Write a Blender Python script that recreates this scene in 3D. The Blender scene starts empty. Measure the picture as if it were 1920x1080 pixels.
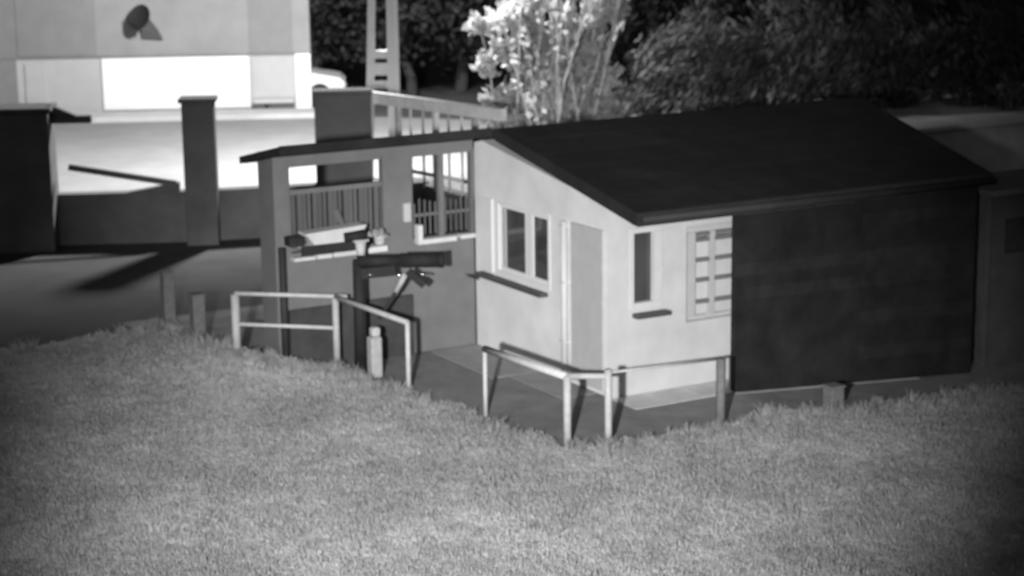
import bpy, bmesh, math, random
from mathutils import Vector, Matrix
R = math.radians
random.seed(7)
sc = bpy.context.scene
COL = sc.collection

# ------------------------------------------------------------------ camera
CAM = Vector((-12.507, -19.365, 6.279))
YAW, PITCH, ROLL = R(29.94), R(12.032), R(-0.74)
fw = Vector((math.sin(YAW)*math.cos(PITCH), math.cos(YAW)*math.cos(PITCH), -math.sin(PITCH)))
r0 = Vector((math.cos(YAW), -math.sin(YAW), 0.0)); u0 = r0.cross(fw)
rr = r0*math.cos(ROLL) + u0*math.sin(ROLL); uu = -r0*math.sin(ROLL) + u0*math.cos(ROLL)
cd = bpy.data.cameras.new('camera'); cam = bpy.data.objects.new('camera', cd); COL.objects.link(cam)
m = Matrix((rr, uu, -fw)).transposed().to_4x4(); m.translation = CAM
cam.matrix_world = m
cd.sensor_width = 36.0; cd.lens = 69.75; cd.clip_start = 0.1; cd.clip_end = 2000
cd.dof.use_dof = True; cd.dof.focus_distance = 9.0; cd.dof.aperture_fstop = 3.0
sc.camera = cam

# ------------------------------------------------------------------ world: a night sky, monochrome (infrared camera)
w = bpy.data.worlds.new('World'); sc.world = w; w.use_nodes = True
nt = w.node_tree; nt.nodes.clear()
sky = nt.nodes.new('ShaderNodeTexSky'); sky.sky_type = 'NISHITA'; sky.sun_disc = False
sky.sun_elevation = R(35); sky.sun_rotation = R(213)
bw = nt.nodes.new('ShaderNodeRGBToBW'); bg = nt.nodes.new('ShaderNodeBackground'); ow = nt.nodes.new('ShaderNodeOutputWorld')
bg.inputs['Strength'].default_value = 0.012
nt.links.new(sky.outputs[0], bw.inputs[0]); nt.links.new(bw.outputs[0], bg.inputs[0]); nt.links.new(bg.outputs[0], ow.inputs[0])

def aim(o, loc, target):
    o.location = loc
    o.rotation_euler = (Vector(target)-Vector(loc)).to_track_quat('-Z', 'Y').to_euler()
# moonlight, faint, from behind the camera
sd = bpy.data.lights.new('moon_light', 'SUN'); so = bpy.data.objects.new('moon_light', sd); COL.objects.link(so)
sd.energy = 0.02; sd.angle = R(0.5)
aim(so, (-12, -18, 20), (0, 0, 0))
# the infrared illuminator of the security camera, shifted left of the lens to even the light on both walls
ld = bpy.data.lights.new('infrared_illuminator', 'SPOT'); lo = bpy.data.objects.new('infrared_illuminator', ld); COL.objects.link(lo)
ld.energy = 33000; ld.spot_size = R(31.6); ld.spot_blend = 1.0; ld.shadow_soft_size = 0.16
aim(lo, CAM + Vector((-1.5, 0.7, -0.3)), (-1.75, -0.3, 0.35))
# the street lamp on the concrete pole (its head stands above the frame)
LAMP = Vector((5.25, 17.6, 7.5))
pd = bpy.data.lights.new('street_lamp_light', 'SPOT'); po = bpy.data.objects.new('street_lamp_light', pd); COL.objects.link(po)
pd.energy = 12500; pd.spot_size = R(170); pd.spot_blend = 0.45; pd.shadow_soft_size = 0.6
aim(po, LAMP - Vector((0, 0, 0.12)), (4.6, 20.6, 0))

sc.render.engine = 'CYCLES'
sc.cycles.use_denoising = True
sc.cycles.max_bounces = 5
sc.cycles.sample_clamp_indirect = 4
vs = sc.view_settings; vs.view_transform = 'Standard'; vs.look = 'None'; vs.exposure = 0; vs.gamma = 1; vs.use_curve_mapping = False

# ------------------------------------------------------------------ materials (all neutral: the photograph is infrared, without colour)
MATS = {}
def mat(name, v, rough=0.8, var=0.12, scale=6.0, bump=0.0, bscale=30.0, metal=0.0, spec=0.3, streak=False, thin=False):
    if name in MATS: return MATS[name]
    M = bpy.data.materials.new(name); M.use_nodes = True; t = M.node_tree
    b = t.nodes['Principled BSDF']
    b.inputs['Roughness'].default_value = rough; b.inputs['Metallic'].default_value = metal
    b.inputs['Specular IOR Level'].default_value = spec
    tc = t.nodes.new('ShaderNodeTexCoord'); mp = t.nodes.new('ShaderNodeMapping')
    t.links.new(tc.outputs['Object'], mp.inputs['Vector'])
    if streak: mp.inputs['Scale'].default_value = (1.0, 1.0, 0.12)
    n1 = t.nodes.new('ShaderNodeTexNoise'); n1.inputs['Scale'].default_value = scale; n1.inputs['Detail'].default_value = 6; n1.inputs['Roughness'].default_value = 0.62
    t.links.new(mp.outputs[0], n1.inputs['Vector'])
    mr = t.nodes.new('ShaderNodeMapRange')
    mr.inputs['From Min'].default_value = 0.3; mr.inputs['From Max'].default_value = 0.7
    mr.inputs['To Min'].default_value = v*(1-var); mr.inputs['To Max'].default_value = v*(1+var)
    t.links.new(n1.outputs['Fac'], mr.inputs['Value'])
    n2 = t.nodes.new('ShaderNodeTexNoise'); n2.inputs['Scale'].default_value = 0.55; n2.inputs['Detail'].default_value = 3
    t.links.new(tc.outputs['Object'], n2.inputs['Vector'])
    m2 = t.nodes.new('ShaderNodeMapRange'); m2.inputs['From Min'].default_value = 0.3; m2.inputs['From Max'].default_value = 0.7
    m2.inputs['To Min'].default_value = 1-var*0.7; m2.inputs['To Max'].default_value = 1+var*0.7
    t.links.new(n2.outputs['Fac'], m2.inputs['Value'])
    mu = t.nodes.new('ShaderNodeMath'); mu.operation = 'MULTIPLY'
    t.links.new(mr.outputs[0], mu.inputs[0]); t.links.new(m2.outputs[0], mu.inputs[1])
    cc = t.nodes.new('ShaderNodeCombineColor')
    for i in range(3): t.links.new(mu.outputs[0], cc.inputs[i])
    t.links.new(cc.outputs[0], b.inputs['Base Color'])
    if bump:
        n3 = t.nodes.new('ShaderNodeTexNoise'); n3.inputs['Scale'].default_value = bscale; n3.inputs['Detail'].default_value = 4
        t.links.new(mp.outputs[0], n3.inputs['Vector'])
        bp = t.nodes.new('ShaderNodeBump'); bp.inputs['Strength'].default_value = bump; bp.inputs['Distance'].default_value = 0.03
        t.links.new(n3.outputs['Fac'], bp.inputs['Height']); t.links.new(bp.outputs[0], b.inputs['Normal'])
    if thin:   # leaves let some light through
        tr = t.nodes.new('ShaderNodeBsdfTranslucent'); t.links.new(cc.outputs[0], tr.inputs['Color'])
        mx = t.nodes.new('ShaderNodeMixShader'); mx.inputs[0].default_value = 0.45
        t.links.new(b.outputs[0], mx.inputs[1]); t.links.new(tr.outputs[0], mx.inputs[2])
        t.links.new(mx.outputs[0], t.nodes['Material Output'].inputs['Surface'])
    MATS[name] = M; return M

M_PLASTER = mat('white_plaster', 0.70, 0.9, 0.085, 2.2, 0.25, 60)
M_PLAST2  = mat('white_plaster_dimmed', 0.54, 0.9, 0.085, 2.2, 0.25, 60)  # same plaster made darker to offset the stronger lamp light on the front wall
M_PIPE    = mat('downpipe_paint', 0.58, 0.6, 0.05, 5)
M_BARS    = mat('window_bar_metal', 0.17, 0.6, 0.1, 8)
M_PANEL   = mat('grey_render', 0.46, 0.9, 0.06, 5, 0.3, 60)
M_ANNEXE  = mat('grey_annexe_plaster', 0.17, 0.9, 0.10, 4, 0.25, 50)
M_PLINTH  = mat('dark_plinth', 0.055, 0.9, 0.25, 3, 0.3, 30)
M_ROOF    = mat('bitumen_roofing', 0.023, 0.9, 0.35, 2.5, 0.4, 60)
M_FASCIA  = mat('dark_fascia', 0.032, 0.7, 0.2, 4)
M_FRAME   = mat('white_window_frame', 0.72, 0.45, 0.03, 4)
M_SILL    = mat('dark_sill_metal', 0.07, 0.5, 0.15, 8)
M_PSILL   = mat('pale_sill', 0.62, 0.7, 0.10, 8)
M_DARKW   = mat('dark_stained_boards', 0.014, 0.8, 0.45, 3, 0.3, 40)
M_APRON2  = mat('worn_concrete_strip', 0.6, 0.95, 0.18, 3, 0.3, 40)
M_DARKW2  = mat('dark_boards_worn', 0.019, 0.8, 0.45, 3, 0.3, 40)
M_APRON   = mat('concrete_apron', 0.34, 0.95, 0.14, 4, 0.4, 50)
M_PAVE    = mat('pavement_asphalt', 0.24, 0.95, 0.22, 2.5, 0.5, 60)
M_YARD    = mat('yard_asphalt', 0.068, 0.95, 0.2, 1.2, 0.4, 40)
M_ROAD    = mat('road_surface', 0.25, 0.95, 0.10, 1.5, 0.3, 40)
M_FOOT    = mat('footway_slabs', 0.5, 0.95, 0.1, 2, 0.2, 30)
M_GROUND  = mat('rough_ground', 0.08, 1.0, 0.3, 0.8, 0.4, 8)
M_LAWN    = mat('lawn_soil', 0.55, 1.0, 0.2, 3, 0.5, 20)
M_GRASS   = mat('grass_blades', 0.49, 1.0, 0.12, 0.9, spec=0.03, thin=True)
M_RAIL    = mat('painted_rail', 0.55, 0.5, 0.12, 14)
M_POST    = mat('painted_post', 0.42, 0.6, 0.15, 14)
M_OLDPOST = mat('weathered_post', 0.15, 0.8, 0.2, 14)
M_GWALL   = mat('garden_wall_render', 0.15, 0.95, 0.18, 2, 0.3, 30)
M_GDARK   = mat('dark_pillar_render', 0.125, 0.95, 0.2, 2, 0.3, 30)
M_FENCE   = mat('pale_fence_paint', 0.72, 0.7, 0.15, 6)
M_POLE    = mat('pole_concrete', 0.5, 0.9, 0.12, 5, 0.2, 30, streak=True)
M_HWHITE  = mat('white_ground_floor_paint', 0.86, 0.8, 0.03, 3)
M_HPALE   = mat('pale_door_paint', 0.43, 0.8, 0.05, 3)
M_HGREY   = mat('upper_floor_render', 0.27, 0.9, 0.08, 2, 0.2, 20)
M_HGREY2  = mat('upper_floor_render_dark', 0.225, 0.9, 0.08, 2, 0.2, 20)
M_DARK    = mat('dark_enamel', 0.02, 0.75, 0.2, 8)
M_BLACK   = mat('black_metal', 0.03, 0.45, 0.2, 8)
M_CHROME  = mat('chrome', 0.85, 0.18, 0.02, 5, metal=1.0)
M_PALE    = mat('pale_paint', 0.5, 0.6, 0.08, 8)
M_SLAT    = mat('grey_slats', 0.115, 0.8, 0.2, 6, streak=True)
M_BARK    = mat('bark', 0.05, 0.9, 0.3, 8, 0.4, 30, streak=True)
M_STEM    = mat('pale_stems', 0.75, 0.8, 0.15, 8)
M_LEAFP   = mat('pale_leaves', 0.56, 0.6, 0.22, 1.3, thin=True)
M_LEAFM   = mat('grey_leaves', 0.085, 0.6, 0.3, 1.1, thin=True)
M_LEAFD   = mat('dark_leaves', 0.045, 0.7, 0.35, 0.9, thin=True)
M_TERR    = mat('terrace_stone', 0.36, 0.9, 0.2, 2, 0.3, 20)
M_OUT     = mat('outbuilding_render', 0.09, 0.9, 0.2, 3, 0.3, 40)
M_CURT    = mat('pale_cloth', 0.6, 0.9, 0.06, 8)
M_CAR     = mat('white_car_paint', 0.8, 0.3, 0.02, 3, spec=0.5)
M_TYRE    = mat('tyre_rubber', 0.025, 0.9, 0.2, 8)

def glass():
    M = bpy.data.materials.new('window_glass'); M.use_nodes = True; t = M.node_tree
    b = t.nodes['Principled BSDF']
    n = t.nodes.new('ShaderNodeTexNoise'); n.inputs['Scale'].default_value = 1.6; n.inputs['Detail'].default_value = 2
    tc = t.nodes.new('ShaderNodeTexCoord'); t.links.new(tc.outputs['Object'], n.inputs['Vector'])
    mr = t.nodes.new('ShaderNodeMapRange'); mr.inputs['To Min'].default_value = 0.025; mr.inputs['To Max'].default_value = 0.10
    t.links.new(n.outputs['Fac'], mr.inputs['Value'])
    cc = t.nodes.new('ShaderNodeCombineColor')
    for i in range(3): t.links.new(mr.outputs[0], cc.inputs[i])
    t.links.new(cc.outputs[0], b.inputs['Base Color'])
    b.inputs['Roughness'].default_value = 0.06; b.inputs['Specular IOR Level'].default_value = 0.6
    return M
M_GLASS = glass()

# ------------------------------------------------------------------ mesh helpers
class MB:
    def __init__(s): s.bm = bmesh.new()
    def box(s, x0, x1, y0, y1, z0, z1, bev=0.0, M=None):
        vs = [s.bm.verts.new(p) for p in ((x0,y0,z0),(x1,y0,z0),(x1,y1,z0),(x0,y1,z0),(x0,y0,z1),(x1,y0,z1),(x1,y1,z1),(x0,y1,z1))]
        fs = [s.bm.faces.new([vs[i] for i in f]) for f in ((0,3,2,1),(4,5,6,7),(0,1,5,4),(1,2,6,5),(2,3,7,6),(3,0,4,7))]
        if M is not None:
            for v in vs: v.co = M @ v.co
        if bev:
            es = list({e for f in fs for e in f.edges})
            bmesh.ops.bevel(s.bm, geom=es, offset=bev, segments=1, affect='EDGES')
        return s
    def hexa(s, pts):
        vs = [s.bm.verts.new(p) for p in pts]
        for f in ((0,3,2,1),(4,5,6,7),(0,1,5,4),(1,2,6,5),(2,3,7,6),(3,0,4,7)): s.bm.faces.new([vs[i] for i in f])
        return s
    def tube(s, a, b, ra, rb=None, n=10, cap=True):
        rb = ra if rb is None else rb
        a, b = Vector(a), Vector(b); q = (b-a).to_track_quat('Z', 'Y')
        ra_, rb_ = [], []
        for i in range(n):
            c, si = math.cos(2*math.pi*i/n), math.sin(2*math.pi*i/n)
            ra_.append(s.bm.verts.new(a + q @ Vector((c*ra, si*ra, 0)))); rb_.append(s.bm.verts.new(b + q @ Vector((c*rb, si*rb, 0))))
        for i in range(n):
            f = s.bm.faces.new((ra_[i], ra_[(i+1)%n], rb_[(i+1)%n], rb_[i])); f.smooth = True
        if cap: s.bm.faces.new(ra_[::-1]); s.bm.faces.new(rb_)
        return s
    def path(s, pts, rad, n=8):
        for i in range(len(pts)-1): s.tube(pts[i], pts[i+1], rad, rad, n)
        return s
    def beam(s, a, b, w, h):
        a, b = Vector(a), Vector(b); d = (b-a).normalized(); side = d.cross(Vector((0,0,1)))
        side = Vector((1,0,0)) if side.length < 1e-4 else side.normalized(); up = side.cross(d)
        c = [a-side*w/2-up*h/2, a+side*w/2-up*h/2, b+side*w/2-up*h/2, b-side*w/2-up*h/2]
        return s.hexa([*c, *[p+up*h for p in c]])
    def prism(s, poly, ext):
        ext = Vector(ext); a = [s.bm.verts.new(p) for p in poly]; b = [s.bm.verts.new(Vector(p)+ext) for p in poly]
        n = len(poly); s.bm.faces.new(a[::-1]); s.bm.faces.new(b)
        for i in range(n): s.bm.faces.new((a[i], a[(i+1)%n], b[(i+1)%n], b[i]))
        return s
    def build(s, name, material, parent=None, mats=None):
        bmesh.ops.recalc_face_normals(s.bm, faces=s.bm.faces[:])
        me = bpy.data.meshes.new(name); s.bm.to_mesh(me); s.bm.free()
        me.materials.append(material)
        o = bpy.data.objects.new(name, me); COL.objects.link(o)
        if parent is not None:
            o.parent = parent
            o.matrix_parent_inverse = parent_inv(parent)
        return o
def parent_inv(p):
    M = p.matrix_basis.copy(); q = p
    while q.parent is not None:
        M = q.parent.matrix_basis @ q.matrix_parent_inverse @ M if False else M
        q = q.parent
    return M.inverted() if p.parent is None else Matrix.Identity(4)
def tag(o, label=None, cat=None, group=None, kind=None):
    if label: o['label'] = label
    if cat: o['category'] = cat
    if group: o['group'] = group
    if kind: o['kind'] = kind
    return o
def thing(name, loc, label, cat, group=None):
    o = bpy.data.objects.new(name, None); COL.objects.link(o); o.location = loc; o.empty_display_size = 0.2
    return tag(o, label, cat, group)
def struct(name, mb, M): return tag(mb.build(name, M), kind='structure')

def frame_wall(mb, axis, x0, x1, z0, z1, yf, yb, holes):
    """wall slab with rectangular openings: axis 'x' runs along X (thickness in Y), 'y' runs along Y (thickness in X)"""
    xs = sorted({x0, x1, *[h[0] for h in holes], *[h[1] for h in holes]}); zs = sorted({z0, z1, *[h[2] for h in holes], *[h[3] for h in holes]})
    def inside(cx, cz): return any(h[0] < cx < h[1] and h[2] < cz < h[3] for h in holes)
    nx, nz = len(xs)-1, len(zs)-1
    solid = [[not inside((xs[i]+xs[i+1])/2, (zs[k]+zs[k+1])/2) for k in range(nz)] for i in range(nx)]
    V = {}
    def v(i, k, t):
        key = (i, k, t)
        if key not in V:
            y = yf if t == 0 else yb
            V[key] = mb.bm.verts.new((xs[i], y, zs[k]) if axis == 'x' else (y, xs[i], zs[k]))
        return V[key]
    for i in range(nx):
        for k in range(nz):
            if not solid[i][k]: continue
            for t in (0, 1): mb.bm.faces.new((v(i,k,t), v(i+1,k,t), v(i+1,k+1,t), v(i,k+1,t)))
            for di, dk, a, b in ((-1,0,(i,k),(i,k+1)), (1,0,(i+1,k),(i+1,k+1)), (0,-1,(i,k),(i+1,k)), (0,1,(i,k+1),(i+1,k+1))):
                ii, kk = i+di, k+dk
                if 0 <= ii < nx and 0 <= kk < nz and solid[ii][kk]: continue
                mb.bm.faces.new((v(*a,0), v(*b,0), v(*b,1), v(*a,1)))
    return mb

# ------------------------------------------------------------------ the setting
def gz(x): return -.075*min(max(0.0, x-1.4), 8.0)
def mound(x, y): return gz(x)+ 0.30*math.exp(-((x+3.4)**2+(y-3.55)**2)/2.0)
def sheet(name, poly, z, M, th=0.0):
    mb = MB(); mb.bm.faces.new([mb.bm.verts.new((x, y, z)) for x, y in poly]); return struct(name, mb, M)

# ground: one sheet to the horizon, rising into a wooded hill far behind
mb = MB(); N = 70; G = [[None]*(N+1) for _ in range(N+1)]
for i in range(N+1):
    for j in range(N+1):
        x = -220+440*i/N + 12; y = -160+440*j/N
        d = max(0.0, (y*0.8+x*0.6)-48)
        G[i][j] = mb.bm.verts.new((x, y, -0.03 - 0.8*min(max((9-y)/7, 0), 1) + 0.16*d + (random.random()-.5)*min(d, 1.0)*0.9))
for i in range(N):
    for j in range(N): mb.bm.faces.new((G[i][j], G[i+1][j], G[i+1][j+1], G[i][j+1]))
struct('ground', mb, M_GROUND)
mb = MB(); P_ = {}
for i, x in enumerate((-3.6, 1.4, 9.4, 13)):
    for j, y in enumerate((-2.6, 7.2)): P_[i, j] = mb.bm.verts.new((x, y, gz(x)-.006))
for i in range(3): mb.bm.faces.new((P_[i,0], P_[i+1,0], P_[i+1,1], P_[i,1]))
struct('pavement', mb, M_PAVE)
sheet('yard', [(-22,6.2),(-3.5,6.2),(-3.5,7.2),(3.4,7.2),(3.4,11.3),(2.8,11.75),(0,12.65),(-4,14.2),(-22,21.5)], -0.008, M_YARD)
sheet('road', [(-30,25.0),(-4,14.2),(0,12.65),(2.8,11.75),(3.4,11.3),(3.4,7.2),(7.0,7.2),(7.5,16),(12,24),(9.5,26.9),(-30,45.9)], -0.010, M_ROAD)

# lawn with its grass
EDGE = [(-15,6.5),(-3.25,6.5),(-3.4,5.0),(-3.38,3.5),(-2.9,3.0),(-2.35,2.55),(-2.02,1.6),(-1.8,.1),(-1.62,-1.35),(-1.35,-1.72),(-1.0,-1.82),(.4,-1.78),(1.2,-1.6),(2.05,-1.95),(3.2,-1.75),(4.2,-1.5),(5.6,-1.9),(8,-2.6),(13,-3.6),(13,-13),(-15,-13)]
def inpoly(x, y, P):
    c = False; j = len(P)-1
    for i in range(len(P)):
        if (P[i][1] > y) != (P[j][1] > y) and x < (P[j][0]-P[i][0])*(y-P[i][1])/(P[j][1]-P[i][1])+P[i][0]: c = not c
        j = i
    return c
def edist(x, y):
    b = 9
    for i in range(len(EDGE)-3):
        ax, ay = EDGE[i]; bx, by = EDGE[i+1]; dx, dy = bx-ax, by-ay
        t = max(0, min(1, ((x-ax)*dx+(y-ay)*dy)/(dx*dx+dy*dy))); b = min(b, math.hypot(x-ax-t*dx, y-ay-t*dy))
    return b
def lawn_mesh(step, band=None):
    bm = bmesh.new(); V = {}
    def v(i, j):
        if (i, j) not in V:
            x, y = -15+i*step, -13+j*step
            V[(i, j)] = bm.verts.new((x, y, 0.012+mound(x, y)+0.03*math.sin(x*1.7+y*.6)*math.sin(y*1.3-.5*x)+0.03))
        return V[(i, j)]
    for i in range(int(28/step)):
        for j in range(int(20/step)):
            cx, cy = -15+(i+.5)*step, -13+(j+.5)*step
            if not inpoly(cx, cy, EDGE): continue
            if band is not None:
                e = edist(cx, cy)
                if e > band: continue
            bm.faces.new((v(i,j), v(i+1,j), v(i+1,j+1), v(i,j+1)))
    return bm
def add_mesh(name, bm, M):
    me = bpy.data.meshes.new(name); bm.to_mesh(me); bm.free(); me.materials.append(M)
    o = bpy.data.objects.new(name, me); COL.objects.link(o); return o
tag(add_mesh('lawn', lawn_mesh(0.2), M_LAWN), kind='structure')

def patchy(M):
    t = M.node_tree; at = t.nodes.new('ShaderNodeAttribute'); at.attribute_type = 'INSTANCER'; at.attribute_name = 'patch'
    cc = [n for n in t.nodes if n.type == 'COMBINE_COLOR'][0]; src = cc.inputs[0].links[0].from_socket
    mr = t.nodes.new('ShaderNodeMapRange'); mr.inputs['From Min'].default_value = .3; mr.inputs['From Max'].default_value = .7
    mr.inputs['To Min'].default_value = .74; mr.inputs['To Max'].default_value = 1.2
    mu = t.nodes.new('ShaderNodeMath'); mu.operation = 'MULTIPLY'
    t.links.new(at.outputs['Fac'], mr.inputs['Value']); t.links.new(src, mu.inputs[0]); t.links.new(mr.outputs[0], mu.inputs[1])
    for i in range(3): t.links.new(mu.outputs[0], cc.inputs[i])
patchy(M_GRASS)
def tuft(name, nb, h, spread, wid, seed):
    rnd = random.Random(seed); bm = bmesh.new()
    for _ in range(nb):
        a = rnd.random()*6.283; rad = spread*math.sqrt(rnd.random()); bx, by = rad*math.cos(a), rad*math.sin(a)
        hh = h*rnd.uniform(.55, 1.1); la = rnd.random()*6.283; le = hh*rnd.uniform(.15, .7)
        fa = rnd.random()*6.283; sx, sy = math.cos(fa)*wid, math.sin(fa)*wid
        p0 = (bx-sx, by-sy, -0.01); p1 = (bx+sx, by+sy, -0.01)
        mx, my = bx+math.cos(la)*le*.35, by+math.sin(la)*le*.35
        p2 = (mx+sx*.8, my+sy*.8, hh*.6); p3 = (mx-sx*.8, my-sy*.8, hh*.6)
        p4 = (bx+math.cos(la)*le, by+math.sin(la)*le, hh)
        v = [bm.verts.new(p) for p in (p0, p1, p2, p3, p4)]
        bm.faces.new(v[:4]); bm.faces.new((v[3], v[2], v[4]))
    me = bpy.data.meshes.new(name); bm.to_mesh(me); bm.free(); me.materials.append(M_GRASS)
    return bpy.data.objects.new(name, me)
def scatter(o, tufts, density, seed, smin, smax):
    c = bpy.data.collections.new('tufts')
    for t in tufts: c.objects.link(t)
    ng = bpy.data.node_groups.new('grass_scatter', 'GeometryNodeTree')
    ng.interface.new_socket('Geometry', in_out='INPUT', socket_type='NodeSocketGeometry')
    ng.interface.new_socket('Geometry', in_out='OUTPUT', socket_type='NodeSocketGeometry')
    n = ng.nodes; L = ng.links
    gi = n.new('NodeGroupInput'); go = n.new('NodeGroupOutput')
    dp = n.new('GeometryNodeDistributePointsOnFaces'); dp.inputs['Density'].default_value = density; dp.inputs['Seed'].default_value = seed
    nz = n.new('ShaderNodeTexNoise'); nz.inputs['Scale'].default_value = 0.9; nz.inputs['Detail'].default_value = 4
    mr = n.new('ShaderNodeMapRange'); mr.inputs['From Min'].default_value = .3; mr.inputs['From Max'].default_value = .7; mr.inputs['To Min'].default_value = density*.55; mr.inputs['To Max'].default_value = density*1.3
    L.new(nz.outputs['Fac'], mr.inputs['Value']); L.new(mr.outputs[0], dp.inputs['Density'])
    ci = n.new('GeometryNodeCollectionInfo'); ci.inputs['Collection'].default_value = c
    ci.inputs['Separate Children'].default_value = True; ci.inputs['Reset Children'].default_value = True
    ip = n.new('GeometryNodeInstanceOnPoints'); ip.inputs['Pick Instance'].default_value = True
    rv = n.new('FunctionNodeRandomValue'); rv.data_type = 'FLOAT_VECTOR'
    rv.inputs[0].default_value = (-.2, -.2, 0); rv.inputs[1].default_value = (.2, .2, 6.283)
    rs = n.new('FunctionNodeRandomValue'); rs.data_type = 'FLOAT'; rs.inputs[2].default_value = smin; rs.inputs[3].default_value = smax
    st_ = n.new('GeometryNodeStoreNamedAttribute'); st_.data_type = 'FLOAT'; st_.domain = 'POINT'; st_.inputs['Name'].default_value = 'patch'
    n2 = n.new('ShaderNodeTexNoise'); n2.inputs['Scale'].default_value = 0.75; n2.inputs['Detail'].default_value = 5; n2.inputs['Roughness'].default_value = .65
    L.new(n2.outputs['Fac'], st_.inputs['Value']); L.new(dp.outputs['Points'], st_.inputs['Geometry'])
    L.new(gi.outputs[0], dp.inputs['Mesh']); L.new(st_.outputs[0], ip.inputs['Points']); L.new(ci.outputs[0], ip.inputs['Instance'])
    L.new(rv.outputs[0], ip.inputs['Rotation']); L.new(rs.outputs[1], ip.inputs['Scale']); L.new(ip.outputs[0], go.inputs[0])
    md = o.modifiers.new('scatter', 'NODES'); md.node_group = ng
g = add_mesh('grass', lawn_mesh(0.2), M_GRASS)
scatter(g, [tuft('tuft_a', 44, .035, .12, .007, 1), tuft('tuft_b', 40, .05, .13, .007, 2), tuft('tuft_c', 40, .025, .14, .008, 3)], 110, 3, .6, 1.25)
tag(g, 'short pale grass covering the lawn in front of the house', 'grass', kind='stuff')
g = add_mesh('edge_grass', lawn_mesh(0.2, 0.42), M_GRASS)
scatter(g, [tuft('tuft_d', 40, .12, .09, .006, 4), tuft('tuft_e', 34, .17, .08, .006, 5)], 22, 5, .35, 1.25)
tag(g, 'ragged taller grass along the edge of the lawn', 'grass', kind='stuff')

# ------------------------------------------------------------------ the white house
EY, EZ, RY, RZ = -0.57, 2.34, 2.70, 2.97        # eave and ridge of its single-slope roof
XR = 5.45
slope = (RZ-EZ)/(RY-EY)
def roof_z(y): return EZ + (y-EY)*slope if y <= RY else RZ-(y-RY)*0.22
house = thing('house', (0, 0, 0), 'low white plastered house under a dark sloping roof', 'house')
T = 0.28
WL = (1.43, 2.67, 1.13, 2.0)                       # left window opening (Y range)
mb = MB()   # gable wall with the roof line cut on top
frame_wall(mb, 'y', 0.0, 3.30, 0.0, 2.2, 0.0, T, [WL])
mb.hexa([(0,0,2.2),(T,0,2.2),(T,3.30,2.2),(0,3.30,2.2),(0,0,roof_z(0)-.13),(T,0,roof_z(0)-.13),(T,3.30,roof_z(2.7)-.17),(0,3.30,roof_z(2.7)-.17)])
bmesh.ops.remove_doubles(mb.bm, verts=mb.bm.verts[:], dist=.003)
mb.build('gable_wall', M_PLASTER, house)
NW = (0.32, 0.61, 1.13, 1.98); SW = (1.09, 1.95, 0.80, 1.93)
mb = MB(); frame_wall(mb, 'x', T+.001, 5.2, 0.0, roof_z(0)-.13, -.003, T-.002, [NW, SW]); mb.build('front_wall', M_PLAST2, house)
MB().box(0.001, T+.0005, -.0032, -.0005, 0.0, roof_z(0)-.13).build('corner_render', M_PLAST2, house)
MB().box(T, 5.2, 3.05, 3.30, 0, 2.75).build('rear_wall', M_PLASTER, house)
MB().box(4.95, 5.198, T, 3.05, 0, 2.33).build('end_wall', M_PLASTER, house)
MB().box(T+.01, 4.94, T+.01, 3.04, 0.02, 0.06).build('floor', M_PAVE, house)
# flat panel, greyer than the wall, and a downpipe on the gable wall
MB().box(-0.035, -0.002, 0.13, 0.85, 0.06, 2.03, .004).build('grey_panel', M_PANEL, house)
mb = MB(); mb.tube((-0.05, .98, .06), (-0.05, .98, 2.02), .042, .042, 12)
dpz = mb.build('downpipe', M_PIPE, house)
for z in (.5, 1.25, 1.95): MB().box(-.1, .0, .93, 1.03, z, z+.03).build('pipe_clip', M_PIPE, dpz)
# concrete apron around the walls
mb = MB()
xs = [-.5]
MB().box(-.50, -.02, .30, 1.60, -.03, .001).build('apron_slab', M_APRON, house)
MB().box(-.72, -.02, 1.606, 3.28, -.03, .003).build('apron_slab', M_APRON, house)
for i in range(3):
    MB().box(-.01+i*1.0, min(.985+i*1.0, 2.6), -.56, -.006, -.03, .0+.002*(i % 2)).build('apron_slab', M_APRON2, house)
mb = MB(); mb.hexa([(1.41,-.63,-.2),(4.3,-.63,-.4),(4.3,-.585,-.4),(1.41,-.585,-.2),(1.41,-.63,.004),(4.3,-.63,gz(4.3)+.004),(4.3,-.585,gz(4.3)+.004),(1.41,-.585,.004)])
mb.build('apron_edging', M_APRON, house)
# roof: deck, laps of roofing felt, fascia, gutter, rafters
def roof_slab(mb, x0, x1, xr0, xr1, y0, y1, z0, z1, th):
    mb.hexa([(x0,y0,z0-th),(x1,y0,z0-th),(xr1,y1,z1-th),(xr0,y1,z1-th),(x0,y0,z0),(x1,y0,z0),(xr1,y1,z1),(xr0,y1,z1)])
roof = None
mb = MB(); roof_slab(mb, -.005, XR, -.005, XR+.55, EY, RY, EZ, RZ, .11); roof = mb.build('roof', M_ROOF, house)
mb = MB(); roof_slab(mb, .0, XR+.55, .0, XR+.55, RY+.002, 3.9, RZ, RZ-1.2*.22, .11); mb.build('rear_roof', M_ROOF, house)
nl = 6
for i in range(nl):
    ya, yb = EY+(RY-EY)*i/nl, EY+(RY-EY)*(i+1)/nl+ .05
    yb = min(yb, RY)
    mb = MB(); lift = .003
    ex = lambda y: XR+.55*(y-EY)/(RY-EY)
    roof_slab(mb, .005, ex(ya)-.01, .005, ex(yb)-.01, ya, yb, roof_z(ya)+lift+.005+.003*(i%2), roof_z(yb)+lift, .003)
    mb.build('felt_strip', M_ROOF, roof)
MB().box(-.01, XR+.01, EY-.025, EY-.002, EZ-.16, EZ-.005).build('fascia', M_FASCIA, roof)
mb = MB(); mb.tube((.0, EY-.075, EZ-.07), (XR, EY-.075, EZ-.10), .05, .05, 10); mb.build('gutter', M_FASCIA, roof)
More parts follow.
